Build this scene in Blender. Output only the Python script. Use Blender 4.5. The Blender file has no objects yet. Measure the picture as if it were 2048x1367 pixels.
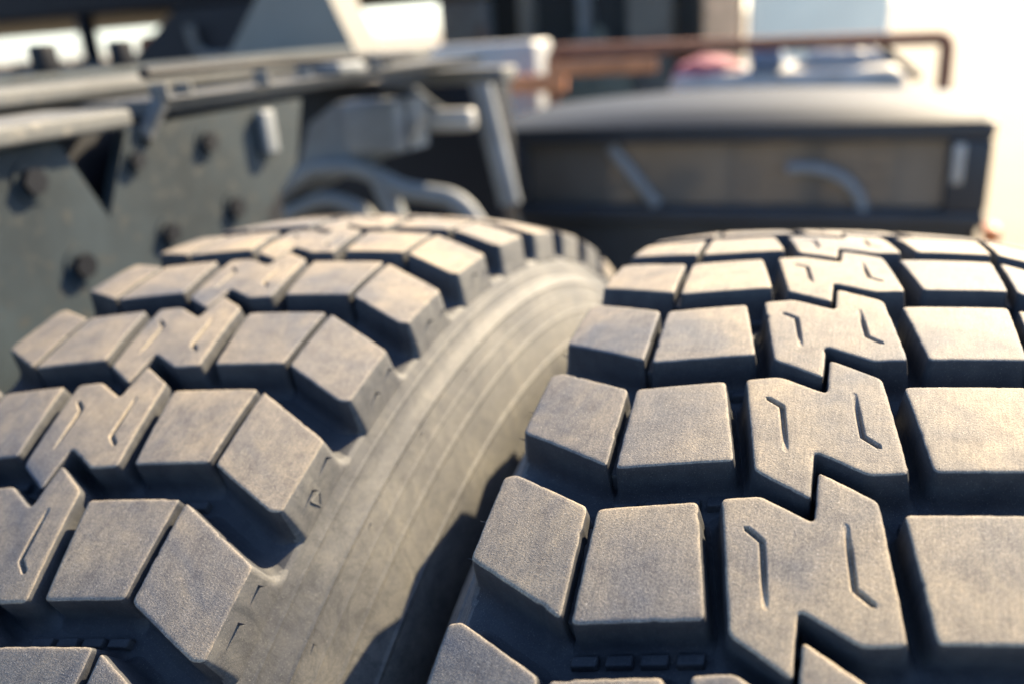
import bpy, bmesh, math, random
from mathutils import Vector, Matrix, noise, geometry
random.seed(7)
sc = bpy.context.scene
COL = sc.collection
R_ = math.radians

# ------------------------------------------------------------------ helpers
def link(o, parent=None):
    COL.objects.link(o)
    if parent is not None:
        o.parent = parent
    return o

def tag(o, label=None, cat=None, group=None, kind=None):
    if label: o['label'] = label
    if cat: o['category'] = cat
    if group: o['group'] = group
    if kind: o['kind'] = kind
    return o

def empty(name, loc=(0, 0, 0)):
    o = bpy.data.objects.new(name, None)
    o.location = loc
    o.empty_display_size = 0.05
    return link(o)

def mesh_obj(name, verts, faces, mats, parent=None, fm=None, smooth=None):
    me = bpy.data.meshes.new(name)
    me.from_pydata(verts, [], faces)
    for m in (mats if isinstance(mats, (list, tuple)) else [mats]):
        me.materials.append(m)
    if fm: me.polygons.foreach_set('material_index', fm)
    if smooth is not None:
        me.polygons.foreach_set('use_smooth', [True] * len(me.polygons))
        me.set_sharp_from_angle(angle=R_(smooth))
    me.update()
    return link(bpy.data.objects.new(name, me), parent)

def bm_obj(name, bm, mat, parent=None, smooth=None):
    me = bpy.data.meshes.new(name)
    bmesh.ops.recalc_face_normals(bm, faces=bm.faces[:])
    bm.to_mesh(me); bm.free()
    me.materials.append(mat)
    if smooth is not None:
        me.polygons.foreach_set('use_smooth', [True] * len(me.polygons))
        me.set_sharp_from_angle(angle=R_(smooth))
    return link(bpy.data.objects.new(name, me), parent)

def add_box(bm, lo, hi, bev=0.0):
    r = bmesh.ops.create_cube(bm, size=1.0)
    vs = r['verts']
    for v in vs:
        v.co = Vector([(lo[i] + hi[i]) / 2 + v.co[i] * (hi[i] - lo[i]) for i in range(3)])
    if bev > 0:
        es = list({e for v in vs for e in v.link_edges})
        bmesh.ops.bevel(bm, geom=es, offset=bev, segments=3, affect='EDGES', profile=0.5)

def add_prism(bm, pts, d):
    """closed outline (3-D points, planar) swept along d"""
    d = Vector(d)
    a = [bm.verts.new(Vector(p)) for p in pts]
    b = [bm.verts.new(Vector(p) + d) for p in pts]
    n = len(a)
    bm.faces.new(a); bm.faces.new(b[::-1])
    for i in range(n):
        bm.faces.new((a[i], b[i], b[(i + 1) % n], a[(i + 1) % n]))

def add_tube(bm, path, rad, seg=12):
    path = [Vector(p) for p in path]
    rings = []
    for i, p in enumerate(path):
        t = (path[min(i + 1, len(path) - 1)] - path[max(i - 1, 0)]).normalized()
        s = t.cross(Vector((0, 0, 1)) if abs(t.z) < .9 else Vector((0, 1, 0))).normalized()
        q = s.cross(t)
        rings.append([bm.verts.new(p + (s * math.cos(a) + q * math.sin(a)) * rad)
                      for a in [2 * math.pi * k / seg for k in range(seg)]])
    for A, B in zip(rings, rings[1:]):
        for k in range(seg):
            bm.faces.new((A[k], A[(k + 1) % seg], B[(k + 1) % seg], B[k]))
    bm.faces.new(rings[0][::-1]); bm.faces.new(rings[-1])

def arc_path(pts, r=0.03, n=6):
    """polyline with rounded corners"""
    pts = [Vector(p) for p in pts]
    out = [pts[0]]
    for i in range(1, len(pts) - 1):
        a = (pts[i - 1] - pts[i]).normalized(); b = (pts[i + 1] - pts[i]).normalized()
        p0 = pts[i] + a * r; p1 = pts[i] + b * r
        for k in range(n + 1):
            t = k / n
            out.append(p0 * (1 - t) ** 2 + pts[i] * 2 * t * (1 - t) + p1 * t ** 2)
    out.append(pts[-1])
    return out

# ------------------------------------------------------------------ materials
def new_mat(name):
    m = bpy.data.materials.new(name); m.use_nodes = True
    nt = m.node_tree; b = nt.nodes['Principled BSDF']
    return m, nt, b

def N(nt, typ, **kw):
    n = nt.nodes.new(typ)
    for k, v in kw.items():
        setattr(n, k, v)
    return n

def noise_node(nt, vec, scale, detail=4, rough=.55, dist=0.0):
    n = N(nt, 'ShaderNodeTexNoise')
    n.inputs['Scale'].default_value = scale; n.inputs['Detail'].default_value = detail
    n.inputs['Roughness'].default_value = rough; n.inputs['Distortion'].default_value = dist
    nt.links.new(vec, n.inputs['Vector'])
    return n

def ramp(nt, fac, stops):
    r = N(nt, 'ShaderNodeValToRGB')
    e = r.color_ramp.elements
    while len(e) < len(stops): e.new(0.5)
    for el, (p, c) in zip(e, stops):
        el.position = p; el.color = (*c, 1) if len(c) == 3 else c
    nt.links.new(fac, r.inputs['Fac'])
    return r

def mix(nt, fac, a, b, typ='MIX'):
    m = N(nt, 'ShaderNodeMix', data_type='RGBA', blend_type=typ)
    for sock, val in ((m.inputs[0], fac), (m.inputs[6], a), (m.inputs[7], b)):
        if hasattr(val, 'is_output'): nt.links.new(val, sock)
        elif isinstance(val, (int, float)): sock.default_value = val
        else: sock.default_value = (*val, 1)
    return m.outputs[2]

def bump(nt, b, layers):
    """layers: (height socket, strength, distance)"""
    prev = None
    for h, s, d in layers:
        n = N(nt, 'ShaderNodeBump')
        n.inputs['Strength'].default_value = s; n.inputs['Distance'].default_value = d
        nt.links.new(h, n.inputs['Height'])
        if prev: nt.links.new(prev, n.inputs['Normal'])
        prev = n.outputs[0]
    nt.links.new(prev, b.inputs['Normal'])

def pos(nt):
    return N(nt, 'ShaderNodeNewGeometry').outputs['Position']

def rubber(name, dust, dark, blot, dust_amt, grain=1.0, rough=.8, marble=False):
    m, nt, b = new_mat(name)
    p = pos(nt)
    big = noise_node(nt, p, 15, 6, .62, .6)
    mid = noise_node(nt, p, 120, 4, .65)
    fine = noise_node(nt, p, 1500, 3, .7)
    speck = noise_node(nt, p, 2600, 2, .6)
    c1 = ramp(nt, big.outputs['Fac'], [(.30, dark), (.48, tuple(dark[i] * (1 - dust_amt) + dust[i] * dust_amt for i in range(3))), (.66, dust)])
    c2 = ramp(nt, mid.outputs['Fac'], [(.28, (.72, .72, .76)), (.5, (1, 1, 1)), (.75, (1.22, 1.18, 1.12))])
    col = mix(nt, 1.0, c1.outputs[0], c2.outputs[0], 'MULTIPLY')
    c3 = ramp(nt, fine.outputs['Fac'], [(.32, (.45, .46, .50)), (.5, (1, 1, 1)), (.68, (1.6, 1.52, 1.40))])
    col = mix(nt, .75 * grain, col, c3.outputs[0], 'MULTIPLY')
    sp = ramp(nt, speck.outputs['Fac'], [(.64, (0, 0, 0)), (.72, (1, 1, 1))])
    col = mix(nt, sp.outputs[0], col, blot)
    if grain >= 1:
        mp = N(nt, 'ShaderNodeMapping'); mp.inputs['Scale'].default_value = (1400, 70, 70)
        nt.links.new(p, mp.inputs['Vector'])
        st_ = noise_node(nt, mp.outputs[0], 1.0, 4, .7)
        c4 = ramp(nt, st_.outputs['Fac'], [(.3, (.74, .74, .75)), (.5, (1, 1, 1)), (.72, (1.25, 1.22, 1.18))])
        col = mix(nt, .8, col, c4.outputs[0], 'MULTIPLY')
    layers = [(mid.outputs['Fac'], .06, .0015), (fine.outputs['Fac'], .38 * grain, .0005), (speck.outputs['Fac'], .3 * grain, .0003)]
    if marble:
        w = noise_node(nt, p, 30, 6, .62, 2.6)
        vein = ramp(nt, w.outputs['Fac'], [(.44, (1, 1, 1)), (.49, (.62, .64, .64)), (.52, (1.12, 1.1, 1.05)), (.6, (1, 1, 1))])
        col = mix(nt, .55, col, vein.outputs[0], 'MULTIPLY')
    nt.links.new(col, b.inputs['Base Color'])
    b.inputs['Roughness'].default_value = rough
    b.inputs['Specular IOR Level'].default_value = .28
    bump(nt, b, layers)
    return m

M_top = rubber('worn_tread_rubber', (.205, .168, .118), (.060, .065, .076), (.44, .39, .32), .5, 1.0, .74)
M_wall = rubber('groove_rubber', (.036, .037, .040), (.013, .015, .020), (.12, .11, .10), .4, .45, .62)  # dark rubber, tinted bluer so the groove shadow sits in its colour
M_side = rubber('dusty_sidewall_rubber', (.090, .088, .083), (.038, .040, .045), (.18, .172, .155), .5, .55, .7, marble=True)

def simple(name, col, rough=.6, metal=0.0, var=.25, scale=9, bumpy=.1, spot=None, coat=0.0, spec=.4):
    m, nt, b = new_mat(name)
    p = pos(nt)
    n1 = noise_node(nt, p, scale, 5, .6, .4)
    n2 = noise_node(nt, p, scale * 9, 4, .65)
    c = ramp(nt, n1.outputs['Fac'], [(.3, tuple(x * (1 - var) for x in col)), (.7, tuple(min(1, x * (1 + var)) for x in col))])
    out = c.outputs[0]
    if spot:
        r = ramp(nt, n2.outputs['Fac'], [(.55, (0, 0, 0)), (.68, (1, 1, 1))])
        out = mix(nt, r.outputs[0], out, spot)
    nt.links.new(out, b.inputs['Base Color'])
    b.inputs['Roughness'].default_value = rough
    b.inputs['Metallic'].default_value = metal
    b.inputs['Coat Weight'].default_value = coat
    b.inputs['Specular IOR Level'].default_value = spec
    if bumpy: bump(nt, b, [(n2.outputs['Fac'], bumpy, .002)])
    return m

M_rail = simple('dusty_chassis_paint', (.018, .0255, .030), .75, spot=(.034, .036, .034), scale=8, var=.45, spec=.2)  # paint kept dark and bluish in place of shade on the rail web
M_flange = simple('dusty_flange_paint', (.08, .082, .080), .7, spot=(.14, .13, .11), scale=7, spec=.25)
M_black = simple('black_steel_paint', (.005, .006, .009), .6, spec=.15)
M_box = simple('dark_grey_paint', (.011, .015, .021), .5)
M_panel = simple('tinted_panel', (.075, .071, .064), .16, scale=3, coat=.6)
M_silver = simple('silver_paint', (.024, .029, .036), .6, 0.0, var=.06, spec=.12)
M_bar = simple('grey_strut_paint', (.13, .14, .145), .65, spec=.3)
M_rust = simple('rusty_pipe', (.16, .060, .032), .85, spot=(.28, .12, .05), scale=12)
M_orange = simple('faded_orange_paint', (.42, .15, .055), .6)
M_red = simple('faded_red_cloth', (.22, .06, .075), .8)
M_blue = simple('blue_grey_plastic', (.10, .14, .20), .5)
M_white = simple('white_paint', (.23, .225, .21), .5, var=.08)
M_tarp = simple('pale_tarp', (.27, .255, .225), .6)
M_teal = simple('pale_green_wall', (.66, .67, .57), .8, var=.06, scale=2)
M_peach = simple('peach_plaster', (.62, .40, .24), .8)
M_hedge = simple('dark_timber', (.022, .024, .024), .8, scale=2)
M_taupe = simple('taupe_board', (.12, .115, .10), .8, scale=2)
M_lamp = simple('red_lamp_plastic', (.55, .17, .05), .4)
M_ground = simple('pale_concrete', (.155, .130, .090), .9, var=.12, scale=1.2, bumpy=.3)

# ------------------------------------------------------------------ the tyre
R0 = 0.5
NP = 50
PITCH = 2 * math.pi / NP
C2_, SD_, KINK = 0.5064, 0.0799, 0.0735
def rad(u):
    a = abs(u)
    return R0 - C2_ * u * u - SD_ * max(0.0, a - KINK)

Cp = [(-.0293, .0210), (-.0168, .0242), (.0011, .0161), (.0007, .0380), (.0201, .0282)]
CENTRE = Cp + [(-x, -y) for x, y in Cp]                       # clockwise; reversed below
INTER = [(-.0710, .0110), (-.0367, .0188), (-.0275, -.0246), (-.0689, -.0336)]
SHOUL = [(-.1125, .0238), (-.1077, .0252), (-.0745, .0111), (-.0724, -.0326), (-.1129, -.0144)]
flip = lambda P: [(-x, -y) for x, y in P]

# edge i runs from vertex i to i+1: (draft scale, fillet scale)
E_C = [(1, 1), (1, 1), (.12, .12), (1, 1), (1, 1)] * 2
E_I = [(1, 1), (1, 1), (1, 1), (.35, .35)]
E_S = [(1, .15), (1, 1), (.35, .35), (1, 1), (1.25, 0)]
SLOT = [(-.0196, .0100), (-.0142, .0060), (-.0106, -.0170)]

def rounded(P, E, rc, step, seed, jit):
    """outline -> dense CCW loop of (u, v, nu, nv, draft, fillet)"""
    n = len(P)
    loop = []
    for i in range(n):
        p = Vector(P[i]); a = Vector(P[i - 1]); b = Vector(P[(i + 1) % n])
        ea, eb = E[i - 1], E[i]
        da = (a - p); db = (b - p)
        r = min(rc, da.length * .35, db.length * .35)
        p0 = p + da.normalized() * r; p1 = p + db.normalized() * r
        for k in range(5):
            t = k / 4
            q = p0 * (1 - t) ** 2 + p * 2 * t * (1 - t) + p1 * t * t
            loop.append((q, ea[0] * (1 - t) + eb[0] * t, ea[1] * (1 - t) + eb[1] * t))
        # straight run to next corner
        nb = Vector(P[(i + 2) % n]) - b
        r2 = min(rc, (p - b).length * .35, nb.length * .35)
        e0 = p1; e1 = b + (p - b).normalized() * r2
        m = max(1, int((e1 - e0).length / step))
        for k in range(1, m):
            loop.append((e0.lerp(e1, k / m), eb[0], eb[1]))
    area = sum(loop[i - 1][0].x * loop[i][0].y - loop[i][0].x * loop[i - 1][0].y for i in range(len(loop)))
    if area < 0: loop.reverse()
    out = []
    L = len(loop)
    for i in range(L):
        p = loop[i][0]
        d1 = (p - loop[i - 1][0]); d2 = (loop[(i + 1) % L][0] - p)
        if d1.length < 1e-7: d1 = d2
        if d2.length < 1e-7: d2 = d1
        n1 = Vector((d1.y, -d1.x)).normalized(); n2 = Vector((d2.y, -d2.x)).normalized()
        nn = (n1 + n2)
        nn = nn.normalized() / max(.55, math.sqrt(max(1e-6, (1 + n1.dot(n2)) / 2)))
        j = jit * (noise.noise(Vector((p.x * 260, p.y * 260, seed * 3.7))) + .6 * noise.noise(Vector((p.x * 900, p.y * 900, seed * 1.7))))
        ch_ = noise.noise(Vector((p.x * 230 + seed * 11.3, p.y * 230, seed * 5.1)))
        if jit and ch_ > .50 and loop[i][2] > 0: j -= min(.00045, (ch_ - .50) * .004)
        q = p + nn * j
        out.append((q.x, q.y, nn.x, nn.y, loop[i][1], loop[i][2]))
    return out

RINGS = [(-.0022, 0, 0), (-.0012, .00002, 0), (-.0006, .00016, 0), (-.0002, .00045, 0), (0, .0010, 0),
         (.0005, .004, 0), (.0012, .0095, 0), (.0016, .0130, 0), (.0019, .0150, .0004), (.0022, .0168, .0015),
         (.0024, .0181, .0034), (.0025, .0190, .0062)]

def pip(x, y, P):
    c = False; n = len(P)
    for i in range(n):
        x1, y1 = P[i]; x2, y2 = P[i - 1]
        if (y1 > y) != (y2 > y) and x < (x2 - x1) * (y - y1) / (y2 - y1) + x1: c = not c
    return c

def seg_dist(p, path):
    best = (9, 0); acc = 0
    tot = sum((b - a).length for a, b in zip(path, path[1:]))
    for a, b in zip(path, path[1:]):
        d = b - a; t = max(0, min(1, (p - a).dot(d) / d.length_squared))
        q = (p - a - d * t).length
        if q < best[0]: best = (q, (acc + t * d.length) / tot)
        acc += d.length
    return best

def block_geom(P, E, seed, slots=(), grid=.004, rc=.0024, step=.002, jit=.00018, rings=RINGS, base=0.0):
    """returns verts (u, v, h) and faces + material flags; h is depth under the tread surface"""
    loop = rounded(P, E, rc, step, seed, jit)
    n = len(loop)
    V = []; F = []; FM = []
    for (off, dep, fil) in rings:
        for (x, y, nx, ny, dr, fi) in loop:
            o = off * (dr if off > 0 else 1) + fil * fi
            xx = x + nx * o; lim = .1131 + .13 * dep
            V.append((max(-lim, min(lim, xx)), y + ny * o, dep + base))
    for k in range(len(rings) - 1):
        for j in range(n):
            j2 = (j + 1) % n
            F.append((k * n + j, (k + 1) * n + j, (k + 1) * n + j2, k * n + j2))
            FM.append(0 if k < 3 else 1)
    inner = [Vector((V[j][0], V[j][1])) for j in range(n)]
    pts = list(inner); edges = [(j, (j + 1) % n) for j in range(n)]
    poly = [(p.x, p.y) for p in inner]
    paths = []
    for s in slots:
        path = [Vector(p) for p in s]
        dense = []
        for a, b in zip(path, path[1:]):
            m = max(1, int((b - a).length / .0012))
            for k in range(m): dense.append(a.lerp(b, k / m))
        dense.append(path[-1])
        paths.append(path)
        for i, q in enumerate(dense):
            t = (dense[min(i + 1, len(dense) - 1)] - dense[max(i - 1, 0)]).normalized()
            s_ = Vector((t.y, -t.x))
            for o in (-.0018, -.00135, -.00105, -.00075, -.0004, 0, .0004, .00075, .00105, .00135, .0018):
                w = q + s_ * o
                if pip(w.x, w.y, poly): pts.append(w)
        for o in (.0005, .001, .0015):
            for e, q, t in ((0, dense[0], dense[0] - dense[1]), (1, dense[-1], dense[-1] - dense[-2])):
                pts.append(q + t.normalized() * o)
    xs = [p[0] for p in poly]; ys = [p[1] for p in poly]
    y = min(ys) + grid * .5
    while y < max(ys):
        x = min(xs) + grid * .5
        while x < max(xs):
            if pip(x, y, poly):
                w = Vector((x, y))
                if min((w - q).length for q in inner) > grid * .45 and all(seg_dist(w, s)[0] > .003 for s in paths):
                    pts.append(w)
            x += grid
        y += grid
    res = geometry.delaunay_2d_cdt(pts, edges, [list(range(n))], 1, 1e-6)
    ov, of, orig = res[0], res[2], res[3]
    idx = []
    for i, p in enumerate(ov):
        o = [k for k in orig[i] if k < n]
        if o: idx.append(o[0]); continue
        h = 0.0
        for s in paths:
            d, t = seg_dist(p, s)
            e = 1 - max(0, min(1, (d - .00045) / .00075)); e = e * e * (3 - 2 * e)
            end = min(1, .12 + (1 - t) * 2.2)
            h = max(h, .0022 * e * end)
        idx.append(len(V)); V.append((p.x, p.y, h + base))
    for f in of:
        f = [idx[k] for k in f]
        a, b, c = [V[k] for k in f[:3]]
        if (b[0] - a[0]) * (c[1] - a[1]) - (c[0] - a[0]) * (b[1] - a[1]) < 0: f.reverse()
        F.append(tuple(f)); FM.append(0)
    return V, F, FM

def wrap(V, th0=0.0):
    out = []
    for u, v, h in V:
        r = rad(u) - h; th = th0 + v / R0
        out.append((u, r * math.sin(th), r * math.cos(th)))
    return out

def shifted(P, du, dv): return [(x + du, y + dv) for x, y in P]

def nub(u0, u1, v, w=.0038):
    s = (v[1] - v[0]) / (u1 - u0)
    return [(u0, v[0] - w / 2), (u1, v[1] - w / 2), (u1, v[1] + w / 2), (u0, v[0] + w / 2)]

NUB_RINGS = [(-.0007, 0, 0), (-.0003, .0001, 0), (0, .0005, 0), (.0004, .0045, 0)]
TIE_RINGS = [(-.0012, 0, 0), (-.0006, .0001, 0), (-.0002, .0004, 0), (.0, .0010, 0), (.001, .0120, 0)]
NARROW = [(.0668, .030), (.0745, .030), (.0765, -.008), (.0705, -.008)]

def floor_r(u):
    a = abs(u)
    if a < .1: return rad(u) - .0185
    t = (a - .1) / .013
    return (rad(.1) - .0185) * (1 - t) + .4715 * t

def revolve(name, prof, seg, mat, parent, close=False, smooth=30):
    V = []; F = []
    n = len(prof)
    for i in range(seg):
        a = 2 * math.pi * i / seg
        for u, r in prof: V.append((u, r * math.sin(a), r * math.cos(a)))
    for i in range(seg):
        i2 = (i + 1) % seg
        for k in range(n - 1):
            F.append((i * n + k, i * n + k + 1, i2 * n + k + 1, i2 * n + k))
    o = mesh_obj(name, V, F, mat, parent, smooth=smooth)
    bm = bmesh.new(); bm.from_mesh(o.data); bmesh.ops.recalc_face_normals(bm, faces=bm.faces[:])
    # make sure the outside looks outwards
    f = max(bm.faces, key=lambda q: q.calc_center_median().yz.length)
    c = f.calc_center_median()
    if f.normal.y * c.y + f.normal.z * c.z < 0: bmesh.ops.reverse_faces(bm, faces=bm.faces[:])
    if isinstance(mat, list):
        for f in bm.faces: f.material_index = int(abs(f.calc_center_median().x) > .1130)
    bm.to_mesh(o.data); bm.free()
    return o

# outer side profile, (u, r): buttress, ridges, bulge, bead
def _side():
    base = [(.1150, .4700), (.1166, .4668), (.1205, .4590), (.1250, .4536), (.1300, .4445), (.1352, .4352), (.1412, .4240),
            (.1453, .4150), (.1475, .4060), (.1488, .3950), (.1492, .3820), (.1480, .3640),
            (.1440, .3440), (.1370, .3260), (.1280, .3120), (.1170, .3000), (.1100, .2960)]
    out = []
    for k in range(len(base) - 1):
        p0, p1, p2, p3 = base[max(k - 1, 0)], base[k], base[k + 1], base[min(k + 2, len(base) - 1)]
        n = 14 if p1[1] > .40 else 5
        for q in range(n):
            t = q / n
            c = [.5 * (2 * p1[d] + (p2[d] - p0[d]) * t + (2 * p0[d] - 5 * p1[d] + 4 * p2[d] - p3[d]) * t * t
                       + (3 * p1[d] - p0[d] - 3 * p2[d] + p3[d]) * t ** 3) for d in (0, 1)]
            h = sum(a * math.exp(-((c[1] - rr) / w) ** 2) for rr, a, w in
                    ((.4640, .00055, .0006), (.4530, .0008, .0007), (.4440, .00045, .0006), (.4340, .0007, .0007), (.4180, .0008, .0009)))
            out.append((c[0] + h * .8, c[1] + h * .5))
    out.append(base[-1])
    return out
SIDE = _side()

def make_tyre(loc, phase, label, rows, seed):
    root = empty('truck_tyre', loc)
    tag(root, label, 'tyre', 'dual truck tyres')
    us = [-.113 + i * .226 / 60 for i in range(61)]
    prof = [(-u, r) for u, r in SIDE[:1]] + [(-.1142, .4708)] + [(u, floor_r(u)) for u in us] + [(.1142, .4708)] + SIDE[:1]
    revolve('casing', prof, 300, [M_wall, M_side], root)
    for s in (-1, 1):
        revolve('sidewall', [(s * u, r) for u, r in SIDE], 300, M_side, root, smooth=50)
    rem_V = []; rem_F = []; rem_M = []
    kinds = [('centre_block', CENTRE, E_C, (SLOT, flip(SLOT))), ('rib_block', INTER, E_I, ()), ('rib_block', flip(INTER), E_I, ()),
             ('shoulder_block', SHOUL, E_S, ()), ('shoulder_block', flip(SHOUL), E_S, ())]
    coarse = [block_geom(P, E, 0, (), .012, .0024, .008, 0, RINGS[1::2] if False else [RINGS[0], RINGS[2], RINGS[4], RINGS[7], RINGS[9], RINGS[11]]) for _, P, E, _s in kinds]
    for k in range(NP):
        row = k if k < 30 else k - NP
        th = phase + row * PITCH
        if row in rows:
            fine = row <= 5
            for i, (nm, P, E, sl) in enumerate(kinds):
                wear = .0006 * noise.noise(Vector((seed * .37 + row * 1.9, i * 2.3, .5))) + .0003
                V, F, FM = block_geom(P, E, seed + row * 7 + i, sl if fine else (), .004 if fine else .009, .0024, .0014 if fine else .004, base=wear)
                # a side that faces outwards on a shoulder block wears like the sidewall
                if nm == 'shoulder_block':
                    FM = [2 if m_ == 1 and all(abs(V[x][0]) > .1115 for x in f_) else m_ for m_, f_ in zip(FM, F)]
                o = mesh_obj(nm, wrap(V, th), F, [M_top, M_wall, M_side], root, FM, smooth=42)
            if row <= 4:
                bars = []
                for sgn in (1, -1):
                    for q in range(4):
                        u0 = .0275 + q * .0112; u1 = u0 + .0086
                        line = lambda u: -.0272 + (u - .030) * .225 - .0045
                        P = [(u0, line(u0) - .002), (u1, line(u1) - .002), (u1, line(u1) + .002), (u0, line(u0) + .002)]
                        if sgn < 0: P = flip(P)
                        bars.append(block_geom(P, [(1, 0)] * 4, 1, (), .01, .0008, .01, 0, NUB_RINGS, .0150))
                V = []; F = []; FM = []
                for half in (bars[:4], bars[4:]):
                    V = []; F = []; FM = []
                    for v, f, fm in half:
                        b = len(V); V += v; F += [tuple(x + b for x in ff) for ff in f]; FM += fm
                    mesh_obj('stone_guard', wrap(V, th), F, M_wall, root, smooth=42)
                for P, dep in ((NARROW, .0085),):
                    for PP in (P, flip(P)):
                        V, F, FM = block_geom(PP, [(1, 0)] * 4, 1, (), .006, .001, .004, 0, TIE_RINGS, dep)
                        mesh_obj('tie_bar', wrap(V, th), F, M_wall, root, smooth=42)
        else:
            for V, F, FM in coarse:
                b = len(rem_V)
                rem_V += wrap(V, th); rem_F += [tuple(x + b for x in f) for f in F]; rem_M += FM
    tag(mesh_obj('tread_block', rem_V, rem_F, [M_top, M_wall], root, rem_M, smooth=42), kind='stuff')
    return root

def nib(root, p, d, ln=.0045, r=.0007):
    """thin moulding nib on a tyre, p relative to its centre, d = direction"""
    d = Vector(d).normalized(); p = Vector(p)
    bm = bmesh.new()
    a = d.orthogonal().normalized(); b = d.cross(a)
    base = [bm.verts.new(p - d * .001 + (a * math.cos(t) + b * math.sin(t)) * r) for t in [k * math.pi / 3 for k in range(6)]]
    tip = bm.verts.new(p + d * ln + Vector((0, 0, -.0006)))
    for k in range(6): bm.faces.new((base[k], base[(k + 1) % 6], tip))
    bm.faces.new(base[::-1])
    bm_obj('rubber_nib', bm, M_wall, root)

PH_R, PH_L = -.4201 + .0008, -.5313 + .0008
right = make_tyre((0, 0, .5), PH_R, 'tyre on the right, its tread blocks nearly square to the view, chamfered left shoulder', range(-2, 9), 11)
left = make_tyre((-.31127, .00806, .5026), PH_L, 'tyre on the left beside the chassis rail, its dusty right sidewall in view', range(-2, 9), 401)

def on_tyre(u, r, th): return (u, r * math.sin(th), r * math.cos(th))
for row in range(0, 5):
    for v, l in ((-.006, .004), (.010, .0035)):
        th = PH_L + row * PITCH + v / R0
        nib(left, on_tyre(.1142, .482 + .002 * math.sin(row * 5 + v * 900), th), (.8, -.15, .35), l + .001 * math.sin(row * 3), .0009)
    for v, l in ((-.009, .005), (.008, .006)):
        th = PH_R + row * PITCH + v / R0
        nib(right, on_tyre(-.1140, .480, th), (-1, 0, .25), l, .0006)
    for v in (0, .004):
        th = PH_L + row * PITCH + v / R0
    nib(left, on_tyre(.1262, .4500, PH_L + row * PITCH + .004), (1, -.2, .2), .003, .0007)
# small raised triangle on the shoulder, the tread wear pointer
tc = PH_L + 0.5 * PITCH + .012
tri = [(.4790, -.0040), (.4725, -.0015), (.4775, .0030)]
bm = bmesh.new()
for i in range(3):
    pts = []
    for r, v in (tri[i], tri[(i + 1) % 3]):
        pts.append(on_tyre(.1129 + (.4868 - r) * .136 + .0004, r, PH_L + .90 * PITCH + v / R0))
    add_tube(bm, pts, .0005, 6)
bm_obj('wear_pointer', bm, M_side, left)

# ------------------------------------------------------------------ truck chassis beside the left tyre
ch = empty('truck_chassis', (-.62, .5, 0))
tag(ch, 'dusty grey chassis rail with bolt holes, running beside the left tyre', 'chassis')
ch_loc = Vector((-.62, .5, 0))
def part(name, bm, mat, smooth=None, parent=ch):
    o = bm_obj(name, bm, mat, None, smooth)
    o.parent = parent
    o.matrix_parent_inverse = Matrix.Translation(-Vector(parent.location)) if parent.type == 'EMPTY' else Matrix.Identity(4)
    return o
def child(name, bm, mat, par, smooth=None):
    o = bm_obj(name, bm, mat, None, smooth); o.parent = par
    return o

bm = bmesh.new()
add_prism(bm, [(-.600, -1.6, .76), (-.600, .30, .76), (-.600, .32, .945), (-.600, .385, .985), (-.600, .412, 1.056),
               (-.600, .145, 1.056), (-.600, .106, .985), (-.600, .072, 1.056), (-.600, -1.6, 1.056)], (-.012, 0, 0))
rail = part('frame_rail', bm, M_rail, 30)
bm = bmesh.new(); add_box(bm, (-.69, -1.6, 1.058), (-.585, .142, 1.074), .004); part('top_flange', bm, M_flange, 30)
bm = bmesh.new(); add_prism(bm, [(-.70, .185, 1.064), (-.700, .94, 1.064), (-.690, .94, 1.076), (-.690, .185, 1.076)], (.095, 0, 0)); part('top_flange', bm, M_flange, 30)
bm = bmesh.new(); add_box(bm, (-.665, -1.6, .70), (-.640, .40, 1.056), .002); part('notch_backing', bm, M_black, 30)  # black sheet added behind the web notches to make them read dark
bm = bmesh.new(); add_box(bm, (-.76, -1.6, 1.078), (-.71, .98, 1.096), .005); part('cross_rail', bm, M_flange, 30)
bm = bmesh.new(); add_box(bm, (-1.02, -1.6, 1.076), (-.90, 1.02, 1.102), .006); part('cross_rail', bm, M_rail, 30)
bm = bmesh.new(); add_box(bm, (-1.30, .2, 1.050), (-1.04, 1.6, 1.072), .006); part('cross_rail', bm, M_flange, 30)
bm = bmesh.new(); add_box(bm, (-.80, .93, 1.030), (-.56, 1.00, 1.056), .006); part('end_plate', bm, M_flange, 30)
for y, z, r in ((.040, 1.029, .011), (.148, 1.028, .008), (.245, 1.031, .010), (.067, .953, .011), (.171, .956, .010), (.268, .960, .011)):
    bm = bmesh.new()
    add_tube(bm, [(-.601, y, z), (-.5985, y, z)], r * 1.6, 20)
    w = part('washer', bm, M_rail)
    bm = bmesh.new(); add_tube(bm, [(-.598, y - .001, z), (-.593, y - .001, z)], r, 6)
    o = bm_obj('bolt', bm, M_black, None); o.parent = w
for y, x, h in ((.20, -.605, .014), (.27, -.64, .010), (.36, -.61, .016), (.47, -.63, .012), (.60, -.61, .018), (.72, -.66, .012)):
    bm = bmesh.new(); add_tube(bm, [(x, y, 1.0765), (x, y, 1.0765 + h)], .009, 6); part('flange_bolt', bm, M_flange)
bm = bmesh.new(); add_tube(bm, arc_path([(-.62, .20, 1.100), (-.66, .42, 1.098), (-.61, .62, 1.092), (-.72, .92, 1.085)], .05), .006, 8); part('air_hose', bm, M_black, 40)
bm = bmesh.new(); add_box(bm, (-.665, .50, 1.077), (-.60, .56, 1.090), .003); part('clamp_plate', bm, M_bar, 30)
bm = bmesh.new(); add_box(bm, (-.599, .322, 1.005), (-.588, .345, 1.052), .004); part('hanger_tab', bm, M_bar, 30)
bm = bmesh.new(); add_tube(bm, [(-.60, .165, 1.045), (-.592, .185, 1.075)], .008, 8); part('flange_bolt', bm, M_flange, 40)
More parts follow.
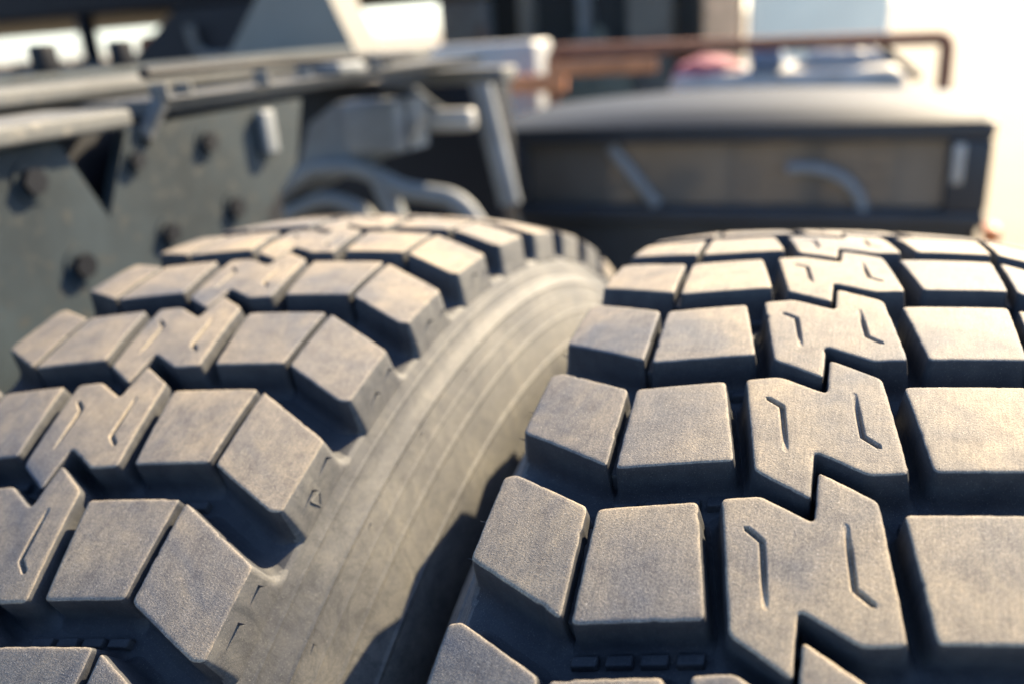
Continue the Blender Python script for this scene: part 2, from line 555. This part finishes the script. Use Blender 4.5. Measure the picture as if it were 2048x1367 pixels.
# hanger casting, plate, arm and strut at the end of the rail
bm = bmesh.new()
add_prism(bm, [(-.985, .80, .845), (-.90, .80, .918), (-.868, .80, .985), (-.81, .80, 1.018), (-.672, .80, 1.020), (-.675, .80, .940), (-.745, .80, .925), (-.90, .80, .865)], (0, .06, 0))
part('hanger_casting', bm, M_bar)
bm = bmesh.new(); add_box(bm, (-.775, .76, .938), (-.678, .798, 1.022), .010); part('bracket_box', bm, M_bar, 30)
bm = bmesh.new(); add_box(bm, (-.655, .82, .965), (-.575, .85, 1.000), .008); part('mounting_plate', bm, M_white, 30)
bm = bmesh.new(); add_box(bm, (-1.3, 1.22, .30), (-.695, 1.30, 1.025), .004); part('dark_void_block', bm, M_black, 30)  # black block standing in for the shadowy void behind the brackets
bm = bmesh.new(); add_tube(bm, [(-.690, 1.13, 1.02), (-.640, 1.12, .785)], .022, 14); part('strut', bm, M_bar, 40)
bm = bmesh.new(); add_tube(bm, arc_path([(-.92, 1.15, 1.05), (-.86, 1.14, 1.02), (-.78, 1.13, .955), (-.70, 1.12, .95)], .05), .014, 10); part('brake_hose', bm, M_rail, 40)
bm = bmesh.new()
add_tube(bm, arc_path([(-.97, .78, .845), (-.86, .78, .915), (-.755, .78, .915), (-.70, .78, .880), (-.585, .78, .865), (-.545, .78, .80)], .035), .016, 12)
add_tube(bm, [(-.73, .78, .90), (-.70, .78, .815)], .018, 12)
add_tube(bm, arc_path([(-.93, .77, .83), (-.83, .77, .868), (-.76, .77, .845), (-.735, .77, .80)], .03), .014, 12)
part('suspension_arm', bm, M_bar, 40)

bm = bmesh.new()
add_prism(bm, [(-1.28, 1.1, 1.074), (-.93, 1.1, 1.060), (-.99, 1.1, 1.20), (-1.00, 1.1, 1.40), (-1.12, 1.1, 1.40), (-1.13, 1.1, 1.24)], (0, .10, 0))
st = bm_obj('support_bracket', bm, M_taupe); tag(st, 'tall tapered grey bracket standing on the rails at the top edge', 'bracket')

# ------------------------------------------------------------------ framed cabinet behind the right tyre
cb = empty('equipment_cabinet', (-.29, 1.85, 0))
tag(cb, 'dark grey cabinet with a framed glossy panel and rounded silver lid behind the right tyre', 'cabinet')
def cpart(name, bm, mat, smooth=None):
    o = bm_obj(name, bm, mat, None, smooth); o.parent = cb
    o.matrix_parent_inverse = Matrix.Translation(-Vector(cb.location)); return o
bm = bmesh.new(); add_box(bm, (-.84, 1.66, .05), (.26, 2.10, .868), .01); cpart('cabinet_body', bm, M_box, 30)
bm = bmesh.new()
add_box(bm, (-.845, 1.60, .832), (.265, 1.658, .872), .008)
add_box(bm, (-.845, 1.60, .640), (.265, 1.658, .676), .008)
add_box(bm, (-.845, 1.602, .677), (-.792, 1.657, .831), .004)
add_box(bm, (.182, 1.602, .677), (.264, 1.657, .831), .004)
cpart('panel_frame', bm, M_box, 30)
bm = bmesh.new(); add_box(bm, (-.791, 1.640, .678), (.181, 1.656, .830)); cpart('glossy_panel', bm, M_panel)
bm = bmesh.new(); add_tube(bm, [(-.570, 1.628, .822), (-.455, 1.628, .678)], .016, 12); cpart('panel_strip', bm, M_bar, 40)  # diagonal tube laid in front of the panel
bm = bmesh.new()
add_tube(bm, [(-.115 + .135 * math.sin(t), 1.628, .665 + .105 * math.cos(t)) for t in [R_(-15 + k * 7) for k in range(16)]], .014, 12)
cpart('panel_hoop', bm, M_bar, 40)  # curved tube laid in front of the panel
bm = bmesh.new(); add_box(bm, (.19, 1.59, .74), (.212, 1.601, .825), .004); cpart('hinge', bm, M_tarp, 30)
# lid: arched silver shell
V = []; F = []
nx, ny = 40, 14
for j in range(ny + 1):
    t = j / ny; y = 1.585 + t * .60
    for i in range(nx + 1):
        s = i / nx; x = -.86 + s * 1.11
        arch = .892 + .034 * math.sin(math.pi * min(1, max(0, s * 1.02))) ** .8
        edge = math.sin(math.pi * min(1, max(0, t)) ) ** .38 if 0 < t < 1 else 0
        V.append((x, y, .874 + (arch - .874) * edge))
for j in range(ny):
    for i in range(nx):
        a = j * (nx + 1) + i; F.append((a, a + 1, a + nx + 2, a + nx + 1))
lid = mesh_obj('silver_lid', V, F, M_silver, None, smooth=60); lid.parent = cb
lid.matrix_parent_inverse = Matrix.Translation(-Vector(cb.location))
bm = bmesh.new(); add_box(bm, (.268, 1.60, .605), (.300, 1.66, .645), .01); cpart('marker_lamp', bm, M_lamp, 30)

# ------------------------------------------------------------------ things behind the cabinet
def thing(name, bm, mat, label, cat, smooth=None, group=None):
    return tag(bm_obj(name, bm, mat, None, smooth), label, cat, group)
rk = empty('pipe_rack', (-.4, 2.4, 0))
tag(rk, 'rusty brown pipe rack with a square right corner behind the silver lid', 'rack')
bm = bmesh.new(); add_tube(bm, arc_path([(-1.0, 2.4, 0), (-.985, 2.4, 1.030), (.213, 2.4, 1.008), (.224, 2.4, 0)], .03), .020, 12)
o = bm_obj('hoop', bm, M_rust, None, 40); o.parent = rk; o.matrix_parent_inverse = Matrix.Translation((.4, -2.4, 0))
bm = bmesh.new(); add_box(bm, (-1.19, 2.36, .90), (-.93, 2.39, .96), .006); add_box(bm, (-.985, 2.36, .95), (-.62, 2.382, 1.0), .006)
o = bm_obj('cross_board', bm, M_orange, None, 30); o.parent = rk; o.matrix_parent_inverse = Matrix.Translation((.4, -2.4, 0))
bm = bmesh.new(); add_box(bm, (-1.55, 2.55, 0), (-1.10, 2.75, 1.065), .02)
thing('white_bin', bm, M_white, 'pale white bin left of the rusty rack corner', 'bin', 30)
bm = bmesh.new(); add_box(bm, (-.62, 2.50, 0), (.12, 3.1, .93), .05)
thing('covered_pallet', bm, M_tarp, 'pale covered stack behind the silver lid under the rusty pipe', 'pallet', 30)
def mound(name, c, r, mat, label, cat):
    bm = bmesh.new(); bmesh.ops.create_icosphere(bm, subdivisions=4, radius=1)
    for v in bm.verts:
        n = noise.noise(v.co * 2.3 + Vector(c) * 5)
        v.co = Vector((c[0] + v.co.x * r[0] * (1 + .15 * n), c[1] + v.co.y * r[1], max(c[2] - .02, c[2] + v.co.z * r[2] * (1 + .3 * n))))
    return thing(name, bm, mat, label, cat, 60)
mound('red_cloth', (-.50, 2.62, .925), (.11, .09, .055), M_red, 'crumpled red pink cloth lying on the pale covered stack', 'cloth')
bm = bmesh.new(); add_box(bm, (-.35, 2.52, .931), (-.25, 2.66, .995), .012)
thing('blue_box', bm, M_blue, 'small blue grey box beside the red cloth', 'box', 30)
mound('white_sack', (-.06, 2.66, .925), (.15, .1, .08), M_white, 'white sack on the covered stack right of the blue box', 'sack')
bm = bmesh.new(); add_prism(bm, [(.03, 2.45, .985), (.05, 2.45, 1.0), (.16, 2.45, .90), (.14, 2.45, .885)], (0, .03, 0))
bm2 = bm
thing('dark_board', bm2, M_black, 'short dark board leaning on the right end of the covered stack', 'board')

# ------------------------------------------------------------------ yard background
bm = bmesh.new(); add_box(bm, (-.79, 6.0, 0), (.12, 8.5, 2.6), .03)
thing('garden_shed', bm, M_teal, 'pale green painted shed wall beyond the rusty pipe', 'shed', 30)
bm = bmesh.new(); add_box(bm, (-1.08, 5.9, 0), (-.84, 6.2, 2.4), .02)
thing('gate_post', bm, M_peach, 'peach coloured plaster post left of the pale green shed', 'post', 30)
dk = empty('timber_store', (-2.3, 6.6, 0)); tag(dk, 'dark open timber store behind the white bin', 'store')
bm = bmesh.new(); add_box(bm, (-3.3, 6.6, 0), (-1.25, 7.6, 2.5), .02)
o = bm_obj('store_wall', bm, M_hedge, None, 30); o.parent = dk; o.matrix_parent_inverse = Matrix.Translation((2.3, -6.6, 0))
for x, w, m in ((-3.36, .42, M_bar), (-2.65, .10, M_taupe), (-2.15, .09, M_bar), (-1.75, .35, M_taupe)):
    bm = bmesh.new(); add_box(bm, (x, 6.40, 0), (x + w, 6.58, 2.3), .01)
    o = bm_obj('upright', bm, m, None, 30); o.parent = dk; o.matrix_parent_inverse = Matrix.Translation((2.3, -6.6, 0))
M_olive = simple('olive_tarp', (.075, .080, .062), .8)
M_brown = simple('brown_sacking', (.11, .075, .055), .9)
mound('olive_bundle', (-1.90, 6.05, 0), (.34, .25, 1.04), M_olive, 'tall olive wrapped bundle in front of the dark timber store', 'bundle')
mound('brown_bundle', (-2.85, 6.0, 0), (.20, .2, 1.03), M_brown, 'slim brown bundle at the left of the dark timber store', 'bundle')
# dark truck body on the far left, open towards the sky underneath
tb = empty('parked_truck', (-5.6, 4.2, 0)); tag(tb, 'dark truck body overhanging the chassis at the top left', 'truck')
def tpart(name, bm, mat, smooth=30):
    o = bm_obj(name, bm, mat, None, smooth); o.parent = tb; o.matrix_parent_inverse = Matrix.Translation((5.6, -4.2, 0)); return o
bm = bmesh.new(); add_box(bm, (-7.5, 3.0, 1.300), (-2.35, 5.4, 2.9), .03); tpart('load_bed', bm, M_black)
bm = bmesh.new(); add_prism(bm, [(-3.08, 3.0, 1.299), (-2.45, 3.0, 1.299), (-2.45, 3.0, .1), (-3.50, 3.0, .1), (-3.50, 3.0, 1.03)], (0, .4, 0)); tpart('tailboard', bm, M_black)
for x in (-4.25, -4.02, -3.82):
    bm = bmesh.new(); add_box(bm, (x, 3.0, .1), (x + .06, 3.1, 1.10), .01); tpart('post', bm, M_black)
bm = bmesh.new(); add_box(bm, (-3.735, 3.0, .1), (-3.70, 3.1, 1.30), .01); tpart('post', bm, M_black)
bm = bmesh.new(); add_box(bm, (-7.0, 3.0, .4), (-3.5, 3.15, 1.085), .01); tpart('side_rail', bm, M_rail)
bm = bmesh.new(); add_tube(bm, arc_path([(-2.985, 2.97, 1.22), (-2.975, 2.97, 1.11), (-2.90, 2.97, 1.07), (-2.7, 2.97, 1.07)], .05), .022, 10); tpart('hook', bm, M_flange)
bm = bmesh.new(); add_box(bm, (-3.68, 3.3, 0), (-3.47, 3.5, 1.20), .05)
thing('orange_drum', bm, M_orange, 'orange drum catching the sun beneath the dark truck body', 'drum', 40)
# dark posts on the chassis rails
for x, y in ((-.93, .362), (-.93, .485)):
    bm = bmesh.new(); add_box(bm, (x - .012, y - .012, 1.102), (x + .012, y + .012, 1.135), .003)
    part('stake', bm, M_black, 30)

# ------------------------------------------------------------------ ground
bm = bmesh.new()
s = 600
vs = [bm.verts.new(p) for p in ((-s, -s, 0), (s, -s, 0), (s, s, 0), (-s, s, 0))]
bm.faces.new(vs)
tag(bm_obj('ground', bm, M_ground), kind='structure')

# ------------------------------------------------------------------ camera
M3 = ((0.9276103524229545, -0.07312932412294032, 0.366321083246766),
      (0.3680041139398465, 0.3472437845518347, -0.8625512890335667),
      (-0.06412492651933899, 0.9349191708610113, 0.3490188214916904))
cam = bpy.data.cameras.new('camera')
co = link(bpy.data.objects.new('camera', cam))
co.matrix_world = Matrix.Translation((.00637833, -.44130939, 1.1196261)) @ Matrix(M3).to_4x4()
cam.sensor_width = 36.0; cam.sensor_fit = 'HORIZONTAL'
cam.lens = 1692.12 / 2048 * 36
cam.clip_start = .01; cam.clip_end = 2000
cam.dof.use_dof = True
cam.dof.focus_distance = .302
cam.dof.aperture_fstop = 4.6
sc.camera = co

# ------------------------------------------------------------------ daylight
sun_dir = Vector((.48, 1.08, .86)).normalized()
elev = math.asin(sun_dir.z); az = math.atan2(sun_dir.x, sun_dir.y)
w = bpy.data.worlds.new('World'); sc.world = w; w.use_nodes = True
nt = w.node_tree
sky = nt.nodes.new('ShaderNodeTexSky'); sky.sky_type = 'NISHITA'; sky.sun_disc = False
sky.sun_elevation = elev; sky.sun_rotation = az; sky.ozone_density = 5.0
bg = nt.nodes['Background']; bg.inputs['Strength'].default_value = .10
nt.links.new(sky.outputs[0], bg.inputs['Color'])
sl = bpy.data.lights.new('sun', 'SUN'); sl.energy = 5.0; sl.angle = R_(.53); sl.color = (1, .81, .53)
so = link(bpy.data.objects.new('sun', sl)); so.rotation_euler = sun_dir.to_track_quat('Z', 'Y').to_euler()
so.location = (3, 2, 4)
vs_ = sc.view_settings
vs_.view_transform = 'Standard'; vs_.look = 'None'; vs_.gamma = 1; vs_.use_curve_mapping = False
vs_.exposure = 2.42
